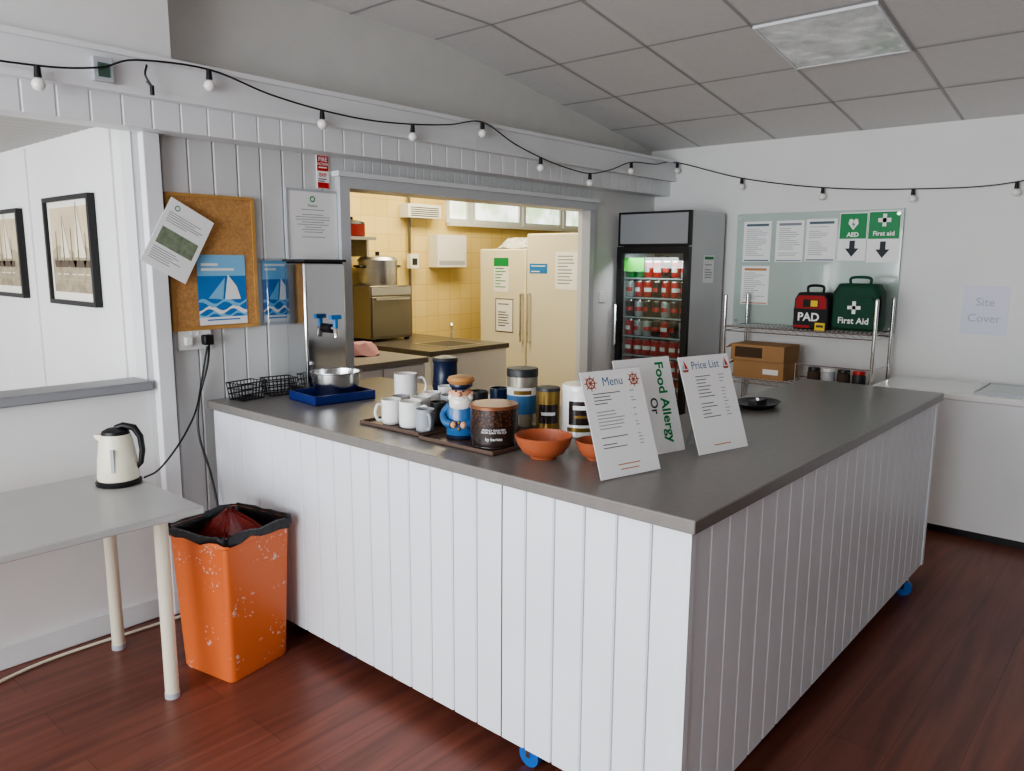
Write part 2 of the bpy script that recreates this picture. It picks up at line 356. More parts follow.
b=B(); b.tube([(.0,0,.224),(.03,0,.232),(.07,0,.222),(.092,0,.185),(.097,0,.13),(.088,0,.08),(.068,0,.06)],.012,BLACK,10,rad=[.01,.013,.014,.013,.012,.011,.01]); b.done('handle',k)
b=B(); b.box(-.006,.006,-.0805,-.06,.06,.15,GREYP); b.done('water_gauge',k)
# bin
bn=thing('waste_bin','faded orange square plastic bin with white paint splashes and black liner','bin',(1.425,2.69,0),rz=math.radians(11))
def sq(r,z,c=.03,nc=6,ns=6):
    out=[]; L4=[(1,1,0),(-1,1,PI/2),(-1,-1,PI),(1,-1,1.5*PI)]
    for qi,(sx,sy,a0) in enumerate(L4):
        for i in range(nc):
            a=a0+i*(PI/2)/(nc-1); out.append((sx*(r-c)+c*math.cos(a),sy*(r-c)+c*math.sin(a),z))
        nx_=L4[(qi+1)%4]; p=out[-1]; q=(nx_[0]*(r-c)+c*math.cos(nx_[2]),nx_[1]*(r-c)+c*math.sin(nx_[2]),z)
        for i in range(1,ns): out.append(tuple(p[k_]+(q[k_]-p[k_])*i/ns for k_ in range(3)))
    return out
b=B(); b.loft([sq(.134,0,.025),sq(.14,.012,.025),sq(.158,.53,.025),sq(.166,.54),sq(.166,.57),sq(.155,.57),sq(.13,.03)],BINM); b.done('body',bn)
b=B(); rings=[]
NN=len(sq(.1,0)); wob=[rnd.uniform(-1,1) for _ in range(NN)]
for k_,(r,z) in enumerate(((.14,.42),(.153,.565),(.162,.58),(.17,.578),(.170,.565),(.171,.55))):
    rings.append([(x*(1+.012*wob[i]*(k_>1)),y*(1+.012*wob[(i*3)%NN]*(k_>1)),zz+(.007*wob[(i*7)%NN] if k_>1 else 0)+(.012*wob[(i*5)%NN] if k_>3 else 0)) for i,(x,y,zz) in enumerate(sq(r,z))])
b.loft(rings,LINER,caps=False); b.loft([sq(.14,.42),sq(.135,.3)],LINER); b.done('liner',bn,solid=.0015)
b=B(); rings=[]
for r,z in ((.135,.43),(.11,.5),(.07,.56),(.03,.6),(.008,.615)): rings.append([(x*rnd.uniform(.8,1.1),y*rnd.uniform(.8,1.1),z+rnd.uniform(-.012,.012)) for x,y,z_ in sq(r,z,.006)])
REDB=mat('red_bag','#7a1f18',.3,bump=.6,bs=40)
b.loft(rings,REDB); b.done('rubbish',bn,label='crumpled dark red rubbish bag')
# ------------------------------------------------------------------ pictures in side room
ART=mat('print_art','#cdbd9d',.7,var=.15,vs=4); SAIL=mat('print_sail','#e6dcc4',.7); SEA=mat('print_sea','#9c9078',.7,var=.3,vs=18); MNT=mat('mount','#ece8dc',.7); HULL=mat('print_hull','#5a4e3e',.7); HILL=mat('print_hill','#ada083',.7,var=.2,vs=20)
def picture(y0,y1,z0,z1,label):
    w=abs(y1-y0); h=z1-z0
    t=thing('framed_picture',label,'picture',(1.408,(y0+y1)/2,z0),rz=-PI/2)
    b=B()
    for q in ((-w/2,-w/2+.022,0,h),(w/2-.022,w/2,0,h),(-w/2+.022,w/2-.022,0,.022),(-w/2+.022,w/2-.022,h-.022,h)): b.box(q[0],q[1],-.022,.008,q[2],q[3],BLACK)
    b.done('frame',t)
    b=B(); b.rect(-w/2+.02,w/2-.02,.02,h-.02,-.006,MNT); m=.05; L0,R0,B0,T0=-w/2+m,w/2-m,m+.01,h-m
    b.rect(L0,R0,B0,T0,-.007,ART); b.poly([(L0,h*.44),(L0,h*.5),(L0+w*.15,h*.56),(L0+w*.3,h*.52),(R0-w*.3,h*.49),(R0-w*.15,h*.55),(R0,h*.52),(R0,h*.44)],-.0075,HILL); b.rect(L0,R0,B0,h*.44,-.008,SEA)
    for sx,sc,pf in ((-.17,.55,0),(-.08,.8,1),(.02,.6,0),(.1,1.0,1),(.19,.5,0)):
        if sx+.1*sc>R0 and pf: continue
        z0_=h*.38; H=.27*sc
        if pf: b.poly([(sx+.006,z0_+.03),(sx+.09*sc,z0_+.03),(sx+.006,z0_+H)],-.009,SAIL); b.poly([(sx-.008,z0_+.035),(sx-.05*sc,z0_+.03),(sx-.005,z0_+H*.85)],-.009,SAIL)
        b.rect(sx-.0025,sx+.0025,z0_,z0_+H*1.05,-.0095,HULL); b.poly([(sx-.07*sc,z0_+.018),(sx+.09*sc,z0_+.018),(sx+.07*sc,z0_-.015),(sx-.05*sc,z0_-.015)],-.0098,HULL)
        b.rect(sx-.03*sc,sx+.05*sc,z0_-.05,z0_-.045,-.0085,SAIL); b.rect(sx-.05*sc,sx+.03*sc,z0_-.075,z0_-.071,-.0085,HILL)
    b.done('print',t)
picture(4.29,3.72,1.35,1.86,'black framed sepia print of moored sailing boats')
picture(5.4,4.68,1.36,1.83,'black framed sepia print of boats hung farther along')
# ------------------------------------------------------------------ things on hatch wall
cb=thing('notice_board','wood-framed cork pinboard on white boarded wall','notice board',(1.735,3.288,1.26))
b=B(); b.box(-.195,.195,-.006,.012,.01,.58,CORK); b.done('cork_panel',cb)
b=B()
for q in ((-.205,-.19,0,.59),(.19,.205,0,.59),(-.19,.19,0,.015),(-.19,.19,.575,.59)): b.box(q[0],q[1],-.012,.012,q[2],q[3],WOODF)
b.done('frame',cb)
b=B(); b.box(-.105,.105,-.001,.001,0,.3,PAPER); b.disc(-.06,.27,.012,-.0015,GREEN,20,.008); b.bars(-.085,.085,.245,5,.010,.003,-.0015,INKL); b.rect(-.085,.085,.10,.175,-.0015,mat('photo_green','#7f8b74',.6,var=.3,vs=40)); b.bars(-.085,.085,.085,6,.010,.003,-.0015,INKL)
b.done('pinned_notice',loc=(1.488,3.2485,1.515),rot=(0,math.radians(29),0),label='tilted white notice pinned on corner of cork board',cat='notice')
def poster(x,z,w,h,lab,y=3.27):
    b=B(); b.box(-w/2,w/2,-.001,.001,0,h,BLUE); b.rect(-w/2,w/2,h*.7,h,-.0015,SKYB); b.bars(-w*.42,w*.3,h*.95,3,h*.07,h*.035,-.0018,PAPER)
    n=14
    for r,zz,mm in ((.5,.34,SKYB),(.5,.24,PAPER),(.5,.17,SKYB)):
        b.poly([(-w*r+2*w*r*i/n,h*(zz+.04*math.sin(i*.9+zz*20))) for i in range(n+1)]+[(w*r-2*w*r*i/n,h*(zz-.05+.04*math.sin((n-i)*.9+zz*20+.5))) for i in range(n+1)],-.0016-zz*.001,mm)
    b.poly([(w*.04,h*.36),(w*.38,h*.36),(w*.3,h*.55),(w*.12,h*.72)],-.0021,PAPER); b.poly([(0,h*.36),(-.3*w,h*.38),(w*.06,h*.68)],-.0021,SKYB)
    b.rect(-w/2,w/2,0,h*.11,-.0022,PAPER); b.bars(-w*.4,w*.4,h*.08,1,h*.05,h*.02,-.0024,BLUE,True)
    b.done('poster',loc=(x,y,z),label=lab,cat='poster')
poster(1.765,1.28,.23,.31,'blue and white sailing poster pinned to cork board',3.28)
poster(2.055,1.275,.16,.29,'blue sailing poster in clear holder on boarded wall',3.296)
ph=B(); ph.box(-.11,.11,-.006,-.004,-.01,.31,ACRYL); ph.done('poster_holder',loc=(2.05,3.296,1.27),label='clear acrylic holder over the blue poster',cat='poster holder')
n_=thing('wall_notice','white printed notice in clear plastic frame above water boiler','notice',(2.265,3.291,1.565))
b=B(); b.box(-.14,.14,-.002,.008,0,.335,PAPER); b.disc(0,.30,.015,-.0025,GREEN,20,.009); b.text('Notice',.02,0,.268,-.0025,INK); b.bars(-.1,.1,.25,14,.012,.003,-.0025,INKL,True); b.done('sheet',n_)
b=B()
for q in ((-.15,-.14,-.01,.345),(.14,.15,-.01,.345),(-.14,.14,-.01,0),(-.14,.14,.335,.345)): b.box(q[0],q[1],-.006,.008,q[2],q[3],GREYP)
b.done('frame',n_)
b=B(); b.box(-.035,.035,-.002,.004,0,.16,PAPER); b.rect(-.033,.033,.085,.158,-.0025,RED); b.text('FIRE',.028,0,.14,-.003,PAPER,off=.0006); b.text('ACTION',.017,0,.118,-.003,PAPER,off=.0004); b.bars(-.025,.025,.105,1,.01,.006,-.003,PAPER)
b.rect(-.033,.033,.002,.03,-.0025,RED); b.text('EXIT',.022,0,.065,-.003,RED,off=.0006); b.bars(-.028,.028,.048,2,.01,.004,-.003,INK)
b.done('fire_sign',loc=(2.335,3.295,1.92),label='small red and white fire sign above notice',cat='sign')
so=thing('double_socket','white double wall socket with black plugs','socket',(1.625,3.293,1.175))
b=B(); b.box(-.075,.075,-.012,.006,0,.09,MUG); b.box(-.02,-.01,-.016,-.012,.065,.08,MUG); b.box(.01,.02,-.016,-.012,.065,.08,MUG); b.done('faceplate',so,bevel=.003)
b=B(); b.box(.025,.07,-.05,-.012,.02,.065,BLACK); b.done('plug',so,bevel=.006)
b=B(); b.box(-.055,-.02,-.035,-.012,.02,.06,MUG); b.done('plug',so,bevel=.006,label='white plug')
sw=thing('light_switch','small white light switch beside the hatch','switch',(4.79,3.297,1.27))
b=B(); b.box(-.04,.04,-.008,.002,0,.08,MUG); b.done('faceplate',sw,bevel=.002)
b=B(); b.box(-.012,.012,-.013,-.008,.025,.055,MUG); b.done('rocker',sw)
def smooth_path(pts,n=8):
    P=[Vector(p) for p in pts]; P=[P[0]*2-P[1]]+P+[P[-1]*2-P[-2]]; out=[]
    for i in range(1,len(P)-2):
        for k in range(n):
            t=k/n; a,b_,c,d=P[i-1],P[i],P[i+1],P[i+2]
            out.append(.5*((2*b_)+(-a+c)*t+(2*a-5*b_+4*c-d)*t*t+(-a+3*b_-3*c+d)*t**3))
    out.append(P[-2]); return out
b=B(); b.tube(smooth_path([(1.672,3.25,1.195),(1.665,3.265,1.1),(1.62,3.27,.95),(1.6,3.25,.8),(1.62,3.2,.62),(1.62,3.15,.45),(1.6,3.12,.3),(1.58,3.1,.12)]),.005,BLACK); b.done('power_cable',label='black cable hanging from socket behind the bin',cat='cable')
b=B(); b.tube(smooth_path([(1.66,3.245,1.19),(1.63,3.25,1.05),(1.58,3.22,.92),(1.5,3.16,.84),(1.4,3.08,.78),(1.3,3.0,.742),(1.23,2.96,.736)]),.004,BLACK); b.done('power_cable',label='black kettle cable running from socket to table',cat='cable')
b=B(); b.tube(smooth_path([(1.45,3.2,.01),(1.3,3.21,.008),(.9,3.22,.008),(.5,3.12,.008),(.2,3.18,.008)]),.006,CREAM); b.done('power_cable',label='cream cable lying on the floor along the baseboard',cat='cable')
b=B(); b.box(-.035,.035,-.02,.01,0,.085,GREYP); b.box(-.022,.022,-.024,-.02,.015,.065,GLASSG); b.done('sensor_box',loc=(1.245,3.109,2.215),bevel=.006,label='small grey plastic box fixed to the beam',cat='sensor')
# ------------------------------------------------------------------ string lights
sl_=thing('string_light','black festoon cable with small white globe bulbs','string lights',(0,0,0))
bulbs=[(1.02,3.08,2.17),(1.65,3.08,2.27),(2.19,3.08,2.19),(2.74,3.08,2.20),(3.26,3.08,2.28),(3.78,3.08,2.14),(4.30,3.08,2.09),(4.80,3.08,2.21),(5.45,3.08,2.27),(5.46,2.55,2.12),(5.46,1.96,2.02),(5.46,1.39,1.98),(5.46,.83,1.99),(5.46,.2,2.15)]
path=[(.2,3.06,2.3),(.7,3.06,2.225)]
dz=.058
for i,p in enumerate(bulbs):
    path.append((p[0],p[1],p[2]+dz))
    if i==0: path.append((1.22,3.06,2.255)); path.append((1.36,3.08,2.31))
    elif i==3: path.append((3.0,3.08,2.29))
    elif i<8: 
        q=bulbs[i+1]; path.append(((p[0]+q[0])/2,(p[1]+q[1])/2,(p[2]+q[2])/2+dz-.012))
b=B(); b.tube(smooth_path(path,6),.0038,BLACK,6); b.done('cable',sl_)
for p in bulbs:
    b=B(); b.cyl((0,0,.058),(0,0,.02),.010,BLACK,r1=.013,n=10); h=b.done('lamp_holder',sl_,loc=p)
    b=B(); b.sphere((0,0,-.004),.023,BULB,n=14,k=8); b.done('bulb',sl_,loc=p)
b=B(); b.tube(smooth_path([(1.4,3.08,2.3),(1.39,3.075,2.26),(1.41,3.07,2.22),(1.395,3.08,2.24)]),.004,BLACK); b.cyl((1.41,3.07,2.225),(1.41,3.07,2.19),.008,BLACK); b.done('connector',sl_)
# ------------------------------------------------------------------ counter objects
CT=.951
bo=thing('water_boiler','tall shiny stainless steel countertop water boiler with blue tap','water boiler',(2.165,3.13,CT))
b=B(); b.box(-.12,.11,-.075,.09,.02,.61,SHINY); b.done('body',bo,bevel=.012)
b=B(); b.box(-.125,.115,-.08,.095,.61,.622,DARK); b.done('lid',bo,bevel=.003)
b=B(); b.box(-.11,.1,-.09,.08,0,.02,DARK); b.done('base',bo)
b=B(); b.cyl((0,-.075,.3),(0,-.11,.3),.022,BLACK); b.tube([(0,-.105,.3),(0,-.135,.3),(0,-.145,.26)],.014,CHROME,10); b.cyl((0,-.135,.3),(0,-.135,.345),.012,BLUE); b.box(-.028,.028,-.146,-.124,.345,.365,BLUE); b.done('tap',bo)
TB=mat('tray_blue','#16296a',.4)
tr=thing('drip_tray','navy blue plastic tray beside the water boiler','tray',(2.04,2.86,CT),rz=math.radians(-6))
b=B(); b.box(-.15,.15,-.12,.12,0,.006,TB)
for q in ((-.15,.15,-.12,-.113),(-.15,.15,.113,.12),(-.15,-.143,-.113,.113),(.143,.15,-.113,.113)): b.box(q[0],q[1],q[2],q[3],0,.04,TB)
b.done('tray_body',tr)
BST=mat('bowl_steel','#d8d9da',.2,1)
b=B(); b.lathe([(.0001,0),(.06,0),(.085,.012),(.1,.04),(.106,.075),(.108,.11),(.116,.114),(.116,.117),(.106,.114),(.102,.075),(.095,.042),(.08,.018),(.05,.006),(.0001,.005)],BST,n=36); b.done('mixing_bowl',loc=(2.07,2.87,CT+.0075),label='stainless steel bowl standing on blue tray',cat='bowl')
def basket(x,y,rz,lab):
    b=B(); w,d,h=.07,.05,.075
    for z,sx in ((0,.85),(.025,.9),(.05,.95),(.075,1)):
        b.tube([(-w*sx,-d*sx,z+.003),(w*sx,-d*sx,z+.003),(w*sx,d*sx,z+.003),(-w*sx,d*sx,z+.003)],.003,BLACKW,6,closed=True)
    for i in range(8):
        u=-1+2*i/7
        for s_ in (-1,1): b.cyl((u*w*.85,s_*d*.85,.003),(u*w,s_*d,h+.003),.002,BLACKW,n=5)
        b.cyl((u*w*.85,-d*.85,.003),(u*w*.85,d*.85,.003),.002,BLACKW,n=5)
    for i in range(6):
        u=-1+2*i/5
        for s_ in (-1,1): b.cyl((s_*w*.85,u*d*.85,.003),(s_*w,u*d,h+.003),.002,BLACKW,n=5)
    b.done('wire_basket',loc=(x,y,CT),rot=(0,0,rz),label=lab,cat='basket',group='wire baskets on the counter')
basket(1.78,3.14,.2,'small empty black wire basket by the wall'); basket(1.945,3.14,-.15,'black wire basket beside the water boiler')
def tray(x,y,w,d,lab):
    b=B(); b.box(-w/2,w/2,-d/2,d/2,0,.004,BROWN)
    for q in ((-w/2,w/2,-d/2,-d/2+.006),(-w/2,w/2,d/2-.006,d/2),(-w/2,-w/2+.006,-d/2,d/2),(w/2-.006,w/2,-d/2,d/2)): b.box(q[0],q[1],q[2],q[3],0,.014,BROWN)
    b.done('serving_tray',loc=(x,y,CT),bevel=.002,label=lab,cat='tray')
tray(1.97,2.17,.36,.34,'brown serving tray carrying white mugs'); tray(1.945,1.80,.36,.36,'brown serving tray carrying figurine and coffee tin')
def mug(x,y,z,r,h,m,rz,lab,grp='mugs on the brown tray'):
    t=thing('mug',lab,'mug',(x,y,z),rz=rz,group=grp)
    b=B(); b.lathe([(.0001,0),(r*.8,0),(r*.95,.006),(r,.02),(r,h),(r*.93,h),(r*.92,.02),(r*.8,.008),(.0001,.007)],m,n=24); b.done('cup',t)
    b=B(); b.tube(smooth_path([(r*.96,0,h*.8),(r*1.5,0,h*.82),(r*1.75,0,h*.5),(r*1.45,0,h*.22),(r*.96,0,h*.2)],5),.0055,m,8); b.done('handle',t)
MT=CT+.0045
mug(1.86,2.235,MT,.038,.095,MUG,2.9,'plain white mug at the tray edge')
mug(1.865,2.13,MT,.043,.1,MUG,-1.2,'white mug at the tray corner')
mug(1.97,2.19,MT,.038,.095,MUG,.4+PI,'white mug in the middle of tray')
mug(1.955,2.29,MT,.036,.09,MUGG,.9,'grey mug on the mug tray')
mug(2.06,2.12,MT,.038,.1,MUGG,.2,'pale grey mug near the figurine')
mug(2.075,2.24,MT,.038,.095,MUG,.8,'white mug at the back of tray')
mug(1.965,2.085,MT,.034,.09,DARK,-.8,'dark mug on the tray beside white mugs')
mug(1.85,2.035,MT,.034,.085,MUGG,-2.0,'small grey mug at the tray end')
mug(2.25,2.60,CT,.052,.12,MUG,-.7,'large white mug standing on the worktop','large mugs on the worktop')
mug(2.22,2.3,CT,.04,.1,MUG,-.7,'white mug standing behind the mug tray','large mugs on the worktop')
mug(2.22,2.12,CT,.04,.1,DARK,1.2,'dark mug standing behind the mug tray','large mugs on the worktop')
mug(2.2,1.99,CT,.036,.13,NAVY,1.2,'tall navy mug standing behind the figurine','large mugs on the worktop')
fl=thing('flask','dark navy ceramic jug with lid','jug',(2.40,2.50,CT))
b=B(); b.lathe([(.0001,0),(.04,0),(.05,.01),(.06,.06),(.054,.11),(.054,.16),(.058,.175),(.0001,.175)],NAVY); b.done('body',fl)
b=B(); b.lathe([(.058,.175),(.054,.188),(.02,.196),(.0001,.198)],DARK); b.done('lid',fl)
fg=thing('sailor_figurine','painted ceramic sailor figurine jar with white beard and blue coat','figurine',(1.875,1.875,MT),rz=math.radians(-55)); fg.scale=(.98,.98,1.12)
COAT=mat('coat_blue','#2f6296',.3,coat=.3); WB=mat('ceramic_white','#e4e1d8',.25,coat=.4)
b=B(); b.lathe([(.0001,0),(.046,0),(.052,.01),(.056,.05),(.052,.085),(.042,.112),(.0001,.118)],COAT,sx=1,sy=.85); b.lathe([(.048,0),(.0535,.002),(.0535,.012),(.048,.014)],NAVY,sx=1.02,sy=.87)
b.sphere((0,-.046,.035),.006,GOLD); b.sphere((0,-.048,.055),.006,GOLD); b.done('coat',fg)
for s_ in (-1,1):
    b=B(); b.tube(smooth_path([(s_*.042,0,.1),(s_*.062,-.012,.075),(s_*.05,-.038,.055),(s_*.025,-.054,.05)],4),.013,COAT,10); b.sphere((s_*.018,-.057,.05),.011,SKIN); b.done('arm',fg)
b=B(); b.sphere((0,0,.14),.038,SKIN,(1,.92,.9)); b.sphere((0,-.037,.142),.008,SKIN); 
for s_ in (-1,1): b.sphere((s_*.013,-.032,.152),.0035,BLACK,n=8,k=6); b.sphere((s_*.038,0,.142),.008,SKIN)
b.done('head',fg)
b=B(); b.sphere((0,-.014,.112),.036,WB,(1.15,.85,.95)); b.sphere((-.031,-.008,.128),.015,WB); b.sphere((.031,-.008,.128),.015,WB); b.sphere((0,-.034,.13),.012,WB,(1.7,.6,.55)); b.done('beard',fg)
b=B(); b.lathe([(.036,.16),(.04,.163),(.04,.172),(.05,.183),(.044,.193),(.02,.198),(.0001,.199)],TAN); b.lathe([(.0405,.163),(.041,.164),(.041,.171),(.0405,.172)],NAVY); b.loft([[(-.03,-.032,.162),(.03,-.032,.162),(.03,-.032,.166),(-.03,-.032,.166)],[(-.022,-.056,.157),(.022,-.056,.157),(.022,-.056,.16),(-.022,-.056,.16)]],NAVY); b.done('cap',fg)
def tin(name,x,y,z,r,h,lab,cat,body,lid,lh,decor,rz=-.85):
    t=thing(name,lab,cat,(x,y,z),rz=rz)
    b=B(); b.lathe([(.0001,0),(r,0),(r*1.015,.002),(r*1.015,.005),(r,.007),(r,h-lh),(.0001,h-lh)],body,n=36); decor(b,r,h); b.done('body',t)
    b=B(); b.lathe([(r*.96,h-lh),(r*1.03,h-lh),(r*1.03,h-.003),(r*1.0,h),(.0001,h)],lid,n=36); b.done('lid',t)
def band(b,r,z0,z1,m,a0=0,a1=2*PI):
    n=36; v=[];f=[]
    for i in range(n+1):
        a=a0+(a1-a0)*i/n-PI/2-(a1-a0)/2*(1 if a1-a0<6 else 0); v+=[(r*math.cos(a),r*math.sin(a),z0),(r*math.cos(a),r*math.sin(a),z1)]
    for i in range(n): f.append((2*i,2*i+2,2*i+3,2*i+1))
    b.add(v,f,m,True)
BRT=mat('tin_brown','#2e2320',.25,coat=.5); LIDB=mat('tin_lid_copper','#8c5a3e',.3,.4)
def d1(b,r,h):
    band(b,r+.0006,.045,.128,BEANS); band(b,r+.0012,.006,.074,BRT,0,2.0); b.text('FRESHLY ROASTED\nFROM BEAN TO CUP',.0095,0,.060,0,PAPER,cr=(r+.0016,0,0)); b.text('by barista',.015,0,.034,0,PAPER,cr=(r+.0016,0,0))
tin('coffee_tin',1.878,1.72,MT,.08,.142,'large round brown coffee tin with bean print on tray','tin',BRT,LIDB,.012,d1)
def d2(b,r,h):
    band(b,r+.0006,.05,.12,mat('label_blue','#4a7db0',.4)); band(b,r+.0006,.12,.15,PAPER); band(b,r+.001,.125,.14,GOLD,0,1.2)
SILV=mat('tin_silver','#a8a294',.3,.6)
tin('coffee_tin',2.2,1.87,CT,.058,.22,'tall silver and blue coffee tin with dark lid','tin',SILV,DARK,.03,d2)
def d3(b,r,h): band(b,r+.0006,.03,.1,BRT,0,1.8); band(b,r+.001,.06,.072,PAPER,0,1.2)
tin('coffee_tin',2.2,1.745,CT,.044,.16,'small gold coffee tin with dark label','tin',GOLD,DARK,.012,d3)
def d4(b,r,h):
    band(b,r+.0006,.045,.13,BRT,0,1.5); band(b,r+.001,.1,.115,PAPER,0,1.0); band(b,r+.001,.07,.08,GOLD,0,.8); band(b,r+.0006,.02,.035,GOLD,0,1.7)
tin('storage_tub',2.22,1.61,CT,.067,.185,'white plastic tub with dark printed label','tub',MUG,MUG,.02,d4)
def bowl(x,y,r,h,lab):
    b=B(); b.lathe([(.0001,0),(r*.45,0),(r*.47,.006),(r*.7,h*.25),(r*.88,h*.6),(r,h),(r*.96,h+.002),(r*.84,h*.6),(r*.66,h*.28),(r*.4,.014),(.0001,.011)],ORANGE,n=40); b.done('orange_bowl',loc=(x,y,CT),label=lab,cat='bowl',group='orange bowls on the counter')
bowl(1.868,1.497,.094,.072,'empty orange bowl next to the coffee tray'); bowl(1.962,1.357,.068,.06,'smaller orange bowl partly behind menu sign')
# table signs
def sign(x,y,rz,w,h,lean,lab,draw):
    t=thing('table_sign',lab,'sign',(x,y,CT+.001),rz=rz,group='standing signs on the counter')
    b=B(); b.box(-w/2,w/2,-.0008,.0008,.002,h,PAPER); draw(b,w,h); b.done('sheet',t,rot=(-lean,0,0))
    b=B(); b.box(-w/2-.002,w/2+.002,.001,.003,0,h+.003,ACRYL); b.done('backing',t,rot=(-lean,0,0))
    dz=h*.62
    b=B(); b.add([(-.03,dz*math.sin(lean)+.004,dz*math.cos(lean)),(.03,dz*math.sin(lean)+.004,dz*math.cos(lean)),(.04,.135,.001),(-.04,.135,.001)],[(0,1,2,3)],ACRYL); b.done('prop',t,solid=.002,label='clear acrylic prop')
RUST=mat('wheel_red','#a8553f',.6); TXB=mat('title_blue','#3c6c97',.6); TORG=mat('title_orange','#c07a3c',.6)
def shipwheel(b,x,z,s):
    b.disc(x,z,s*.72,-.0014,RUST,20,s*.54); b.disc(x,z,s*.2,-.0014,RUST)
    for i in range(8):
        a=PI*i/4; c,d=math.cos(a),math.sin(a); w=s*.06
        b.poly([(x+d*w,z-c*w),(x+c*s+d*w,z+d*s-c*w),(x+c*s-d*w,z+d*s+c*w),(x-d*w,z+c*w)],-.0015,RUST)
def dr1(b,w,h):
    shipwheel(b,-w*.36,h*.89,.024); shipwheel(b,w*.36,h*.89,.024); b.text('Menu',.038,0,h*.89,-.0014,TXB,off=0,sx=.95)
    for blk,(z,n) in enumerate(((h*.79,4),(h*.62,6),(h*.38,4))): b.bars(-w*.36,w*.1,z,n,.010,.0024,-.0014,INKL if blk==1 else INK); b.bars(w*.25,w*.33,z,n,.010,.0024,-.0014,INKL)
    b.bars(-w*.2,w*.2,h*.12,2,.014,.003,-.0014,TORG,True)
def dr2(b,w,h):
    b.text('Food Allergy',.052,w*.28,h*.53,-.0014,GREEN,rot=-PI/2,off=.0012); b.text('Or',.045,w*.08,h*.5,-.0014,INK,rot=-PI/2,off=.0008); b.text('Intolerance?',.046,-w*.15,h*.5,-.0014,GREEN,rot=-PI/2,off=.0008)
def dr3(b,w,h):
    for s_ in (-1,1):
        x=s_*w*.41; z=h*.9; b.poly([(x,z-.008),(x+.014,z-.008),(x,z+.022)],-.0014,RED); b.poly([(x-.003,z-.008),(x-.013,z-.008),(x-.003,z+.015)],-.0014,SKYB); b.poly([(x-.015,z-.011),(x+.017,z-.011),(x+.011,z-.019),(x-.009,z-.019)],-.0014,RUST)
    b.text('Price List',.038,0,h*.9,-.0014,TXB,off=0,sx=.95)
    b.bars(-w*.25,w*.1,h*.79,13,.0115,.0024,-.0014,INK); b.bars(w*.22,w*.33,h*.79,13,.0115,.0024,-.0014,INKL); b.bars(-w*.25,w*.25,h*.12,2,.012,.003,-.0014,TORG,True)
ra=math.radians(-14.5); le=math.radians(20)
sign(1.875,1.17,ra,.235,.318,le,'white menu sheet with ship wheel drawings standing on counter',dr1)
sign(2.135,1.235,ra,.25,.32,math.radians(17),'white sheet with sideways green allergy lettering',dr2)
sign(2.33,1.10,ra,.24,.328,le,'white price list sheet with red sailing boats',dr3)
b=B(); b.lathe([(.0001,0),(.08,0),(.1,.012),(.115,.022),(.11,.022),(.09,.012),(.0001,.008)],BLACK,sx=1.1,sy=.8); b.box(-.05,.05,-.02,.02,.01,.03,DARK); b.cyl((.03,.02,.03),(-.07,-.03,.045),.006,CHROME); b.done('coin_tray',loc=(3.18,1.36,CT),label='low black tray with pen on the worktop',cat='tray')
# ------------------------------------------------------------------ drinks fridge
FX0,FX1,FY0,FY1=4.93,5.45,2.66,3.26
fr=thing('drinks_fridge','tall black glass-door drinks fridge filled with cans','fridge',(5.19,2.96,0))
GS=mat('fridge_side','#c8cacc',.25,0,coat=.3); INW=mat('fridge_inner','#4c5056',.5)
def fb(): q=B(); q.T=Matrix.Translation((-5.19,-2.96,0)); return q
b=fb(); b.box(FX0+.03,FX1,FY0,FY0+.03,.06,1.93,GS); b.box(FX0+.03,FX1,FY1-.03,FY1,.06,1.93,GS); b.box(FX1-.03,FX1,FY0+.03,FY1-.03,.06,1.93,INW); b.box(FX0+.03,FX1-.03,FY0+.03,FY1-.03,1.66,1.93,DARK); b.box(FX0+.03,FX1-.03,FY0+.03,FY1-.03,.06,.3,DARK); b.box(FX0+.1,FX1-.05,FY0+.05,FY1-.05,0,.06,BLACK); b.done('cabinet',fr)
HP=mat('header_panel','#96999d',.3)
b=fb(); b.box(FX0,FX0+.03,FY0,FY1,1.685,1.93,BLACK); b.box(FX0-.004,FX0,FY0+.02,FY1-.02,1.70,1.915,HP); b.done('header_sign',fr,bevel=.002)
b=fb(); 
for q in ((FY0,FY0+.045,.1,1.68),(FY1-.045,FY1,.1,1.68),(FY0+.045,FY1-.045,.1,.15),(FY0+.045,FY1-.045,1.63,1.68)): b.box(FX0-.01,FX0+.028,q[0],q[1],q[2],q[3],BLACK)
d_=b.done('door',fr)
b=fb(); b.box(FX0+.005,FX0+.011,FY0+.045,FY1-.045,.15,1.63,GLASS); b.done('glass_pane',d_)
b=fb(); b.box(FX0+.0,FX0+.003,FY1-.23,FY1-.06,1.50,1.6,mat('lime_label','#4fae45',.5)); b.done('green_label',d_,label='green drinks label on the glass')
b=fb(); b.tube([(FX0-.01,FY1-.02,1.25),(FX0-.04,FY1-.02,1.25),(FX0-.04,FY1-.02,.95),(FX0-.01,FY1-.02,.95)],.01,CHROME); b.done('handle',d_)
shz=[1.455,1.31,1.165,1.02,.875,.73,.585]
for z in shz:
    b=fb()
    for i in range(14): x=FX0+.06+i*.031; b.cyl((x,FY0+.03,z-.004),(x,FY1-.03,z-.004),.0025,CHROME,n=5)
    b.box(FX0+.045,FX0+.05,FY0+.03,FY1-.03,z-.012,z-.001,GREYP); b.done('shelf',fr)
def can(cm,band_):
    b=B(); r=.0355; b.lathe([(.0001,0),(.028,0),(r,.01),(r,.112)],cm,n=16); b.lathe([(r,.112),(.03,.123),(.0285,.1225),(.0001,.12)],CHROME,n=16)
    band(b,r+.0005,.04,.07,band_,0,1.8); return b
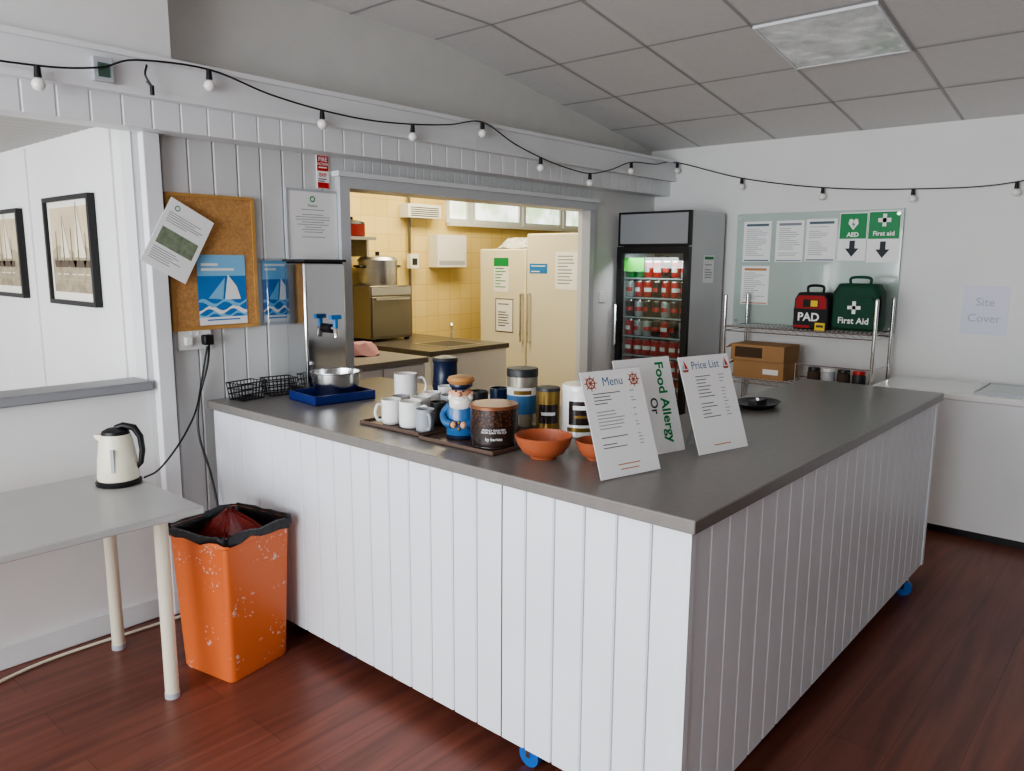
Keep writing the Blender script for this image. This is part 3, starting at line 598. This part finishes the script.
CR=mat('can_red','#cc2026',.3,.1); CK=mat('can_black','#2a2226',.3,.1); CG=mat('can_green','#2d9a4a',.3,.1); CS=mat('can_silver','#c4c6cb',.3,.3); CO=mat('can_orange','#d06a20',.3,.1)
protos={}
def getcan(k):
    cm,bd={'r':(CR,PAPER),'k':(CK,CR),'g':(CG,PAPER),'s':(CS,CR),'o':(CO,PAPER)}[k]
    lab={'r':'red drinks can with white band','k':'black drinks can with red band','g':'green drinks can with white band','s':'silver drinks can with red band','o':'orange drinks can with white band'}[k]
    if k not in protos:
        protos[k]=can(cm,bd).done('drinks_can',label=lab,cat='can',group='cans in the drinks fridge'); return protos[k]
    return dup(protos[k])
rows=['ggrrkrs','srrkrrk','kskkskk','rsskrks','rrrrrrr','rrrrorr','rrkkrro']
for z,row in zip(shz,rows):
    for dd in range(2):
        for i,k in enumerate(row):
            o=getcan(k); o.location=(FX0+.09+dd*.075,FY1-.07-i*.0763,z+.0005); o.rotation_euler=(0,0,-PI/2+rnd.uniform(-.6,.6))
b=B(); b.box(-.08,.08,-.0015,.0005,0,.2,PAPER); b.bars(-.06,.06,.17,8,.018,.006,-.002,INKL); b.rect(-.07,.07,.17,.19,-.002,GREEN); b.done('sticker',loc=(5.22,FY0-.0006,1.42),label='white printed sheet on the fridge side',cat='notice')
# ------------------------------------------------------------------ east wall board
RZ=-PI/2
nb=thing('notice_board','frosted glass notice board with chrome fixings','notice board',(5.492,2.005,1.11),rz=RZ)
FG=mat('frosted_glass','#b4c4bd',.12,coat=.5)
b=B(); b.box(-.57,.57,-.012,-.004,0,.81,FG); b.done('glass_panel',nb,bevel=.002)
for x in (-.54,.54):
    for z in (.03,.78): b=B(); b.cyl((x,-.022,z),(x,.007,z),.012,CHROME); b.done('fixing',nb)
def onboard(name,lab,cat,yc,z0,w,h,draw):
    b=B(); b.box(-w/2,w/2,-.001,.001,0,h,PAPER); draw(b,w,h); b.done(name,loc=(5.478,yc,z0),rot=(0,0,RZ),label=lab,cat=cat)
def pd(hd):
    def f(b,w,h):
        b.rect(-w*.4,w*.4,h*.88,h*.94,-.0015,hd); b.bars(-w*.4,w*.4,h*.82,14,h*.05,h*.012,-.0015,INKL); b.rect(-w*.45,w*.45,h*.02,h*.05,-.0015,hd)
    return f
GRYB=mat('head_grey','#5a6a78',.6)
onboard('notice','white certificate sheet with grey heading','notice',2.415,1.575,.21,.29,pd(GRYB))
onboard('notice','white certificate sheet beside the grey one','notice',2.175,1.575,.2,.29,pd(INKL))
onboard('notice','white certificate sheet near the green signs','notice',1.955,1.58,.21,.29,pd(GRYB))
onboard('notice','orange-edged sheet fixed below the others','notice',2.415,1.265,.21,.28,pd(mat('head_orange','#c98d5a',.6)))
def arrow(b,x,z,s,m): b.poly([(x-s*.22,z+s),(x+s*.22,z+s),(x+s*.22,z+s*.35),(x+s*.55,z+s*.35),(x,z-s*.35),(x-s*.55,z+s*.35),(x-s*.22,z+s*.35)],-.002,m)
def aed(b,w,h):
    b.rect(-w*.48,w*.48,h*.46,h*.98,-.0015,GREEN)
    b.poly([(0,h*.64),(-w*.18,h*.77),(-w*.15,h*.86),(-w*.06,h*.87),(0,h*.83),(w*.06,h*.87),(w*.15,h*.86),(w*.18,h*.77)],-.002,PAPER)
    b.poly([(w*.02,h*.83),(-w*.06,h*.75),(0,h*.75),(-w*.02,h*.68),(w*.07,h*.77),(0,h*.77)],-.0025,GREEN)
    b.text('AED',.04,0,h*.54,-.002,PAPER,off=.0015); arrow(b,0,h*.17,.08,INK)
def fa(b,w,h):
    b.rect(-w*.48,w*.48,h*.46,h*.98,-.0015,GREEN); b.rect(-.012,.012,h*.70,h*.94,-.002,PAPER); b.rect(-.04,.04,h*.78,h*.86,-.002,PAPER)
    b.text('First aid',.042,0,h*.56,-.002,PAPER,off=.001); arrow(b,0,h*.17,.08,INK)
onboard('aed_sign','green AED sign with heart and arrow','sign',1.745,1.585,.18,.32,aed)
onboard('first_aid_sign','green first aid sign with cross and arrow','sign',1.55,1.575,.2,.335,fa)
b=B(); b.box(-.125,.125,-.001,.002,0,.30,mat('sheet_blue','#dbdcea',.6)); FT=mat('faint_ink','#b2b2c4',.7); b.text('Site',.07,0,.2,-.002,FT,off=0); b.text('Cover',.07,0,.1,-.002,FT,off=0)
b.done('handwritten_sheet',loc=(5.4978,.935,1.135),rot=(0,0,RZ),label='pale sheet with faint handwriting on white wall',cat='notice')
# ------------------------------------------------------------------ wire shelf unit
ws=thing('wire_shelving','chrome wire shelving unit against the wall','shelf',(5.24,1.94,0))
for x in (-.17,.19):
    for y in (-.50,.50): b=B(); b.cyl((x,y,.015),(x,y,1.34),.0125,CHROME,n=14); b.sphere((x,y,1.34),.0135,CHROME,n=10,k=6); b.cyl((x,y,0),(x,y,.02),.016,BLACK); b.done('post',ws)
for z in (1.13,.775,.35):
    b=B()
    for zz in (z,z-.03): b.tube([(-.17,-.5,zz-.004),(.19,-.5,zz-.004),(.19,.5,zz-.004),(-.17,.5,zz-.004)],.0045,CHROME,6,closed=True)
    for i in range(34): y=-.48+i*.96/33; b.cyl((-.17,y,z-.003),(.19,y,z-.003),.002,CHROME,n=5)
    for x in (-.05,.07): b.cyl((x,-.5,z-.009),(x,.5,z-.009),.0035,CHROME,n=6)
    for i in range(19):
        y=-.5+i*.0526
        b.cyl((-.17,y,z-.034),(-.17,y+.0526,z-.004),.0018,CHROME,n=5)
    b.done('shelf',ws)
b=B(); b.tube([(-.17,-.5,.905),(-.17,-.02,.905)],.0045,CHROME,6); b.tube([(-.17,-.02,.905),(-.17,-.02,.77)],.0045,CHROME,6); b.tube([(-.17,-.5,.905),(.19,-.5,.905)],.0045,CHROME,6); b.done('rail',ws)
SH=1.131
ab=thing('defibrillator_bag','black and red defibrillator carry case','bag',(5.2,1.865,SH),rz=RZ)
RB=mat('bag_red','#a32226',.7,bump=.3,bs=200); BKB=mat('bag_black','#1b1b1e',.7,bump=.3,bs=200)
b=B(); rr=[]
for y,s_ in ((-.07,.94),(-.055,1),(.055,1),(.07,.94)):
    rr.append([(x*s_,y,.13+(z-.13)*s_) for x,z in ((-.115,0),(.115,0),(.12,.03),(.115,.2),(.09,.245),(-.09,.245),(-.115,.2),(-.12,.03))])
b.loft(rr,BKB); b.done('case',ab,bevel=.006)
b=B(); b.prism([(-.108,.012),(.108,.012),(.112,.13),(.1,.205),(.08,.228),(-.08,.228),(-.1,.205),(-.112,.13)],-.076,-.07,BKB); b.prism([(-.108,.012),(.0,.012),(.0,.03),(-.108,.03)],-.078,-.076,RB); b.prism([(-.102,.14),(.102,.14),(.098,.205),(.08,.226),(-.08,.226),(-.098,.205)],-.078,-.076,RB); b.text('PAD',.075,-.012,.083,-.0775,PAPER,off=.002); b.done('front_panel',ab)
YEL=mat('label_yellow','#e8c51c',.5)
b=B(); b.box(-.05,.05,-.081,-.0785,.15,.2,BKB); b.rect(.0,.045,.155,.195,-.0815,YEL); b.done('warning_label',ab)
b=B(); b.box(.035,.1,-.081,-.0785,.0,.05,YEL); b.rect(.045,.09,.02,.035,-.0815,BLACK); b.done('warning_label',ab)
b=B(); b.tube(smooth_path([(-.05,0,.24),(-.045,0,.285),(.045,0,.285),(.05,0,.24)]),.009,BLACK); b.done('handle',ab)
gb=thing('first_aid_bag','dark green first aid bag with white cross','bag',(5.2,1.585,SH),rz=RZ)
b=B(); rr=[]
for y,s_ in ((-.085,.9),(-.06,1),(.06,1),(.085,.93)):
    rr.append([(x*s_,y,.15+(z-.15)*s_) for x,z in ((-.14,.01),(.14,.01),(.148,.05),(.145,.25),(.11,.31),(-.11,.31),(-.145,.25),(-.148,.05))])
b.loft(rr,DGREEN); b.done('bag_body',gb,bevel=.01)
b=B(); b.prism([(-.12,.03),(.12,.03),(.12,.2),(.1,.225),(-.1,.225),(-.12,.2)],-.1,-.085,DGREEN); b.rect(-.011,.011,.12,.2,-.1008,PAPER); b.rect(-.04,.04,.149,.171,-.1008,PAPER); b.text('First Aid',.055,0,.075,-.1008,PAPER,off=.001); b.done('front_pocket',gb)
b=B(); b.tube(smooth_path([(-.06,0,.3),(-.055,0,.345),(.055,0,.345),(.06,0,.3)]),.009,DGREEN); b.done('handle',gb)
b=B(); b.tube(smooth_path([(.13,-.02,.26),(.155,-.08,.2),(.15,-.09,.1),(.13,-.06,.05)]),.007,BLACK); b.done('shoulder_strap',gb)
def carton(y,z,w,d,h,lab,rz=0,op=False):
    t=thing('cardboard_box',lab,'box',(5.2,y,z),rz=RZ+rz,group='cardboard boxes on the shelf')
    b=B(); b.box(-w/2,w/2,-d/2,d/2,0,h,CARD)
    if op: b.rect(-w*.42,w*.1,h*.2,h*.85,-d/2-.0008,mat('box_patch','#4e3b2a',.8))  # dark rectangle on the box front
    else: b.rect(w*.1,w*.4,h*.3,h*.6,-d/2-.0008,PAPER)
    b.done('carton',t)
    b=B(); b.add([(-w/2,-d/2,h),(-w/2,d/2,h),(-w/2-.04,d/2,h-.03),(-w/2-.04,-d/2,h-.03)],[(0,1,2,3)],CARD); b.done('flap',t,solid=.003)
carton(2.18,.776,.36,.26,.12,'cardboard box standing on the lower wire shelf'); carton(2.19,.898,.38,.27,.11,'dark-patched cardboard box stacked on another box',.0,True)
CLOTH=mat('brown_pack','#4a3b33',.8,bump=.5,bs=60)
for i in range(4):
    b=B(); b.lathe([(.0001,0),(.036,0),(.042,.02),(.042,.07),(.036,.085),(.0001,.088)],(CLOTH,GREYP,CLOTH,DARK,CLOTH)[i],n=16); b.lathe([(.037,.084),(.04,.088),(.037,.105),(.0001,.106)],(BLACK,PAPER,BLACK,RED,BLACK)[i],n=16)
    b.done('storage_jar',loc=(5.17,1.83-i*.096,.776),label='small dark lidded jar on the lower wire shelf',cat='jar',group='jars on the wire shelf')
# ------------------------------------------------------------------ chest freezer
cf=thing('chest_freezer','low white chest freezer against the wall','freezer',(5.2,.4,0))
b=B(); b.box(-.28,.27,-.95,.98,.05,.80,WHITE); b.box(-.24,.25,-.93,.96,0,.0499,BLACK); b.done('body',cf)
b=B(); b.box(-.29,.28,-.96,.99,.80,.84,MUG); b.done('lid',cf,bevel=.008)
GLT=mat('lid_glass','#6f8a86',.08,coat=.6)
b=B(); b.box(-.2,.22,-.9,.45,.8395,.848,GLT); b.box(-.21,-.2,-.9,.45,.8395,.852,GREYP); b.box(.22,.23,-.9,.45,.8395,.852,GREYP); b.box(-.21,.23,.45,.46,.8395,.852,GREYP); b.done('glass_lid',cf)
# ------------------------------------------------------------------ kitchen
ku=thing('kitchen_unit','white kitchen base unit with drawers and pale worktop','kitchen unit',(3.1,4.3,0))
WT2=mat('kitchen_top','#8d8982',.35)
b=B(); b.box(-.6,.55,-.28,.3,.08,.86,WHITE); b.box(-.58,.53,-.22,.28,0,.0799,DARK); b.done('body',ku)
b=B(); b.box(-.62,.57,-.31,.33,.86,.9,WT2); b.done('unit_top',ku,bevel=.004)
for i in range(3):
    x0=-.6+i*.385; b=B(); b.box(x0+.005,x0+.375,-.298,-.281,.66,.85,WHITE); d=b.done('drawer',ku,bevel=.003)
    b=B(); b.box(x0+.12,x0+.26,-.315,-.3,.75,.765,CHROME); b.done('handle',d)
b=B(); rr=[]
for k_ in range(5):
    rr.append([(.15*math.cos(a)*(1-.13*k_)*(1+.12*math.sin(3*a+k_)),.12*math.sin(a)*(1-.13*k_),.02*k_+.008*math.sin(5*a+k_)+.008) for a in [2*PI*i/24 for i in range(24)]])
b.loft(rr,PINK); b.done('cloth',loc=(3.40,4.40,.9),label='crumpled pink cloth on kitchen worktop',cat='cloth')
sk=thing('sink_unit','dark steel kitchen worktop with sink','sink unit',(4.35,4.8,0))
DW=mat('dark_worktop','#55504a',.3)
b=B(); b.box(-.45,.4,-.58,.58,0,.86,WHITE); b.done('body',sk)
b=B(); b.box(-.47,.42,-.6,.59,.86,.9,DW); b.done('sink_top',sk,bevel=.004)
b=B(); b.box(-.2,.2,-.5,-.1,.9,.904,STEEL); b.box(-.17,.17,-.47,-.13,.9035,.905,DARK); b.done('sink',sk)
b=B(); b.tube(smooth_path([(.28,-.06,.9),(.28,-.06,1.02),(.24,-.1,1.05),(.2,-.14,1.02)]),.01,CHROME); b.done('tap',sk)
ov=thing('dishwasher','plain stainless steel catering dishwasher on the worktop','dishwasher',(4.22,5.19,.901))
b=B(); b.box(-.24,.2,-.17,.19,.02,.46,DSTEEL); b.done('body',ov,bevel=.006)
for fx in (-.2,.16): b=B(); b.box(fx,fx+.03,-.15,-.12,0,.02,BLACK); b.done('foot',ov)
b=B(); b.box(-.23,.19,-.185,-.17,.04,.37,DSTEEL); dd=b.done('door',ov,bevel=.004)
b=B(); b.box(-.2,.16,-.2,-.185,.345,.36,STEEL); b.done('handle',dd)
b=B(); b.box(-.23,.19,-.18,-.17,.385,.45,STEEL); b.done('control_panel',ov)
pt=thing('stock_pot','large steel stock pot with lid on the dishwasher','pot',(4.2,5.19,1.362))
b=B(); b.lathe([(.0001,0),(.16,0),(.165,.01),(.165,.2),(.17,.205)],STEEL,n=32); b.done('pot_body',pt)
b=B(); b.lathe([(.172,.2),(.172,.21),(.15,.235),(.05,.25),(.0001,.252)],STEEL,n=32); b.cyl((0,0,.25),(0,0,.28),.018,BLACK); b.done('lid',pt)
for s_ in (-1,1): b=B(); b.tube(smooth_path([(s_*.16,-.04,.15),(s_*.215,-.04,.16),(s_*.215,.04,.16),(s_*.16,.04,.15)],4),.008,BLACK); b.done('handle',pt)
b=B(); b.box(3.5,4.12,5.1,5.4,1.735,1.76,STEEL); b.box(3.6,3.62,5.15,5.4,1.6,1.7349,STEEL); b.box(4.06,4.08,5.15,5.4,1.6,1.7349,STEEL); b.done('wall_shelf',label='steel wall shelf in the kitchen',cat='shelf')
rp=thing('cooking_pot','dark red lidded cooking pot on the wall shelf','pot',(3.97,5.23,1.761))
b=B(); b.lathe([(.0001,0),(.1,0),(.11,.01),(.11,.1)],mat('pot_red','#6e1f1c',.3)); b.done('pot_body',rp)
b=B(); b.lathe([(.112,.1),(.1,.12),(.03,.135),(.0001,.136)],BLACK); b.cyl((0,0,.135),(0,0,.16),.014,BLACK); b.done('lid',rp)
b=B(); b.box(-.19,.19,-.12,.002,0,.3,MUG); b.box(-.17,.17,-.121,-.12,.02,.06,GREYP); b.done('towel_dispenser',loc=(5.17,5.397,1.51),bevel=.02,label='white paper towel dispenser on tiled wall',cat='dispenser')
b=B(); b.box(-.2,.2,-.12,.002,0,.12,MUG); 
for i in range(5): b.box(-.17,.17,-.124,-.12,.015+i*.018,.022+i*.018,DARK)
b.done('wall_heater',loc=(4.83,5.397,1.95),bevel=.008,label='small white fan heater high on tiled wall',cat='heater')
b=B(); b.cyl((4.72,5.37,.901),(4.72,5.37,2.54),.014,DSTEEL); b.done('pipe',label='metal conduit running up tiled wall',cat='pipe')
b=B(); b.box(-.05,.05,-.05,.002,0,.13,MUG); b.box(-.03,.03,-.052,-.05,.03,.09,DARK); b.done('switch_box',loc=(4.72,5.352,1.5),bevel=.004,label='small grey switch box on tiled wall',cat='switch')
def kf(y0,y1,h,lab,hy,x0=5.3,x1=5.9):
    t=thing('tall_fridge',lab,'fridge',((x0+x1)/2,(y0+y1)/2,0),rz=RZ); w=(y1-y0)/2; d=(x1-x0)/2
    b=B(); b.box(-w,w,-d+.05,d,.03,h,FRW); b.box(-w+.02,w-.02,-d+.08,d-.02,0,.0299,BLACK); b.done('body',t)
    b=B(); b.box(-w,w,-d,-d+.045,.06,h,FRW); dd=b.done('door',t,bevel=.012)
    b=B(); b.tube([(hy,-d,1.28),(hy,-d-.035,1.28),(hy,-d-.035,.85),(hy,-d,.85)],.01,CHROME); b.done('handle',dd)
kf(4.475,5.04,1.68,'tall white fridge with notices on its door',.25); kf(3.80,4.465,1.81,'taller white freezer beside the fridge',-.29)
def fs(y,z,w,h,draw,lab):
    b=B(); b.box(-w/2,w/2,-.001,.001,0,h,PAPER); draw(b,w,h); b.done('notice',loc=(5.2985,y,z),rot=(0,0,RZ),label=lab,cat='notice')
def g1(b,w,h): b.rect(-w/2,w/2,h*.75,h,-.0015,GREEN); b.bars(-w*.4,w*.4,h*.7,7,h*.09,h*.03,-.0015,GREEN)
def g2(b,w,h):
    b.bars(-w*.35,w*.35,h*.85,9,h*.08,h*.03,-.0015,INK)
    for q in ((-w/2,w/2,0,h*.03),(-w/2,w/2,h*.97,h),(-w/2,-w*.46,0,h),(w*.46,w/2,0,h)): b.rect(q[0],q[1],q[2],q[3],-.0016,INK)
def g3(b,w,h): b.rect(-w/2,w/2,0,h,-.0015,BLUE); b.bars(-w*.4,w*.4,h*.8,3,h*.28,h*.1,-.002,PAPER)
fs(4.77,1.29,.18,.31,g1,'green headed notice on fridge door'); fs(4.73,.92,.22,.31,g2,'black bordered notice on fridge door'); fs(4.33,1.465,.2,.085,g3,'small blue label on freezer door'); fs(4.02,1.33,.24,.32,lambda b,w,h:b.bars(-w*.4,w*.4,h*.9,9,h*.09,h*.03,-.0015,INKL),'white notice on freezer door')
b=B(); rr=[]
for k_ in range(5):
    rr.append([(.2*math.cos(a)*(1-.12*k_)*(1+.1*math.sin(4*a+k_)),.24*math.sin(a)*(1-.12*k_),.022*k_+.008*math.sin(5*a+k_)+.009) for a in [2*PI*i/28 for i in range(28)]])
TEAT=mat('tea_towel','#c9cbc6',.9,var=.3,vs=30,bump=.4,bs=50)
b.loft(rr,TEAT); b.done('tea_towel',loc=(5.56,4.76,1.681),label='crumpled pale tea towel on top of the fridge',cat='towel')
# ------------------------------------------------------------------ lights
def area(name,loc,rot,sx,sy,power,col):
    l=bpy.data.lights.new(name,'AREA'); l.shape='RECTANGLE'; l.size=sx; l.size_y=sy; l.energy=power; l.color=col
    o=bpy.data.objects.new(name,l); bpy.context.collection.objects.link(o); o.location=loc; o.rotation_euler=rot
area('window_light',(-3.3,1.7,1.5),(0,-PI/2,0),1.9,4.2,275,(.92,.96,1))
area('kitchen_light',(4.3,4.6,2.5),(0,0,0),2.2,.5,50,(1,.87,.6))
area('side_room_light',(-1.5,5.4,1.5),(0,-PI/2-.1,0),1.2,2.5,38,(.97,.98,1))
l=bpy.data.lights.new('fridge_light','AREA'); l.size=.4; l.energy=3.4; l.color=(.95,.97,1)
o=bpy.data.objects.new('fridge_light',l); bpy.context.collection.objects.link(o); o.location=(4.97,2.96,1.62); o.rotation_euler=(0,-.5,0)
w=bpy.data.worlds.new('world'); bpy.context.scene.world=w; w.use_nodes=True
bg=w.node_tree.nodes['Background']; bg.inputs[0].default_value=(.9,.95,1,1); bg.inputs[1].default_value=1.35
try: bpy.context.scene.view_settings.look='AgX - Medium High Contrast'
except Exception: pass
# ------------------------------------------------------------------ camera
F_=768.0; P=math.radians(9.2); TH=math.radians(0.33); A=math.radians(41.15)
fw=Vector((math.cos(A),math.sin(A),0)); R=Vector((math.sin(A),-math.cos(A),0)); Z=Vector((0,0,1))
Fv=fw*math.cos(P)-Z*math.sin(P); U=fw*math.sin(P)+Z*math.cos(P)
R2=R*math.cos(TH)+U*math.sin(TH); U2=U*math.cos(TH)-R*math.sin(TH)
cam=bpy.data.cameras.new('camera'); co=bpy.data.objects.new('camera',cam); bpy.context.collection.objects.link(co)
m=Matrix((R2,U2,-Fv)).transposed().to_4x4(); m.translation=Vector((0,0,1.57)); co.matrix_world=m
cam.sensor_width=36; cam.lens=36*F_/1024; bpy.context.scene.camera=co
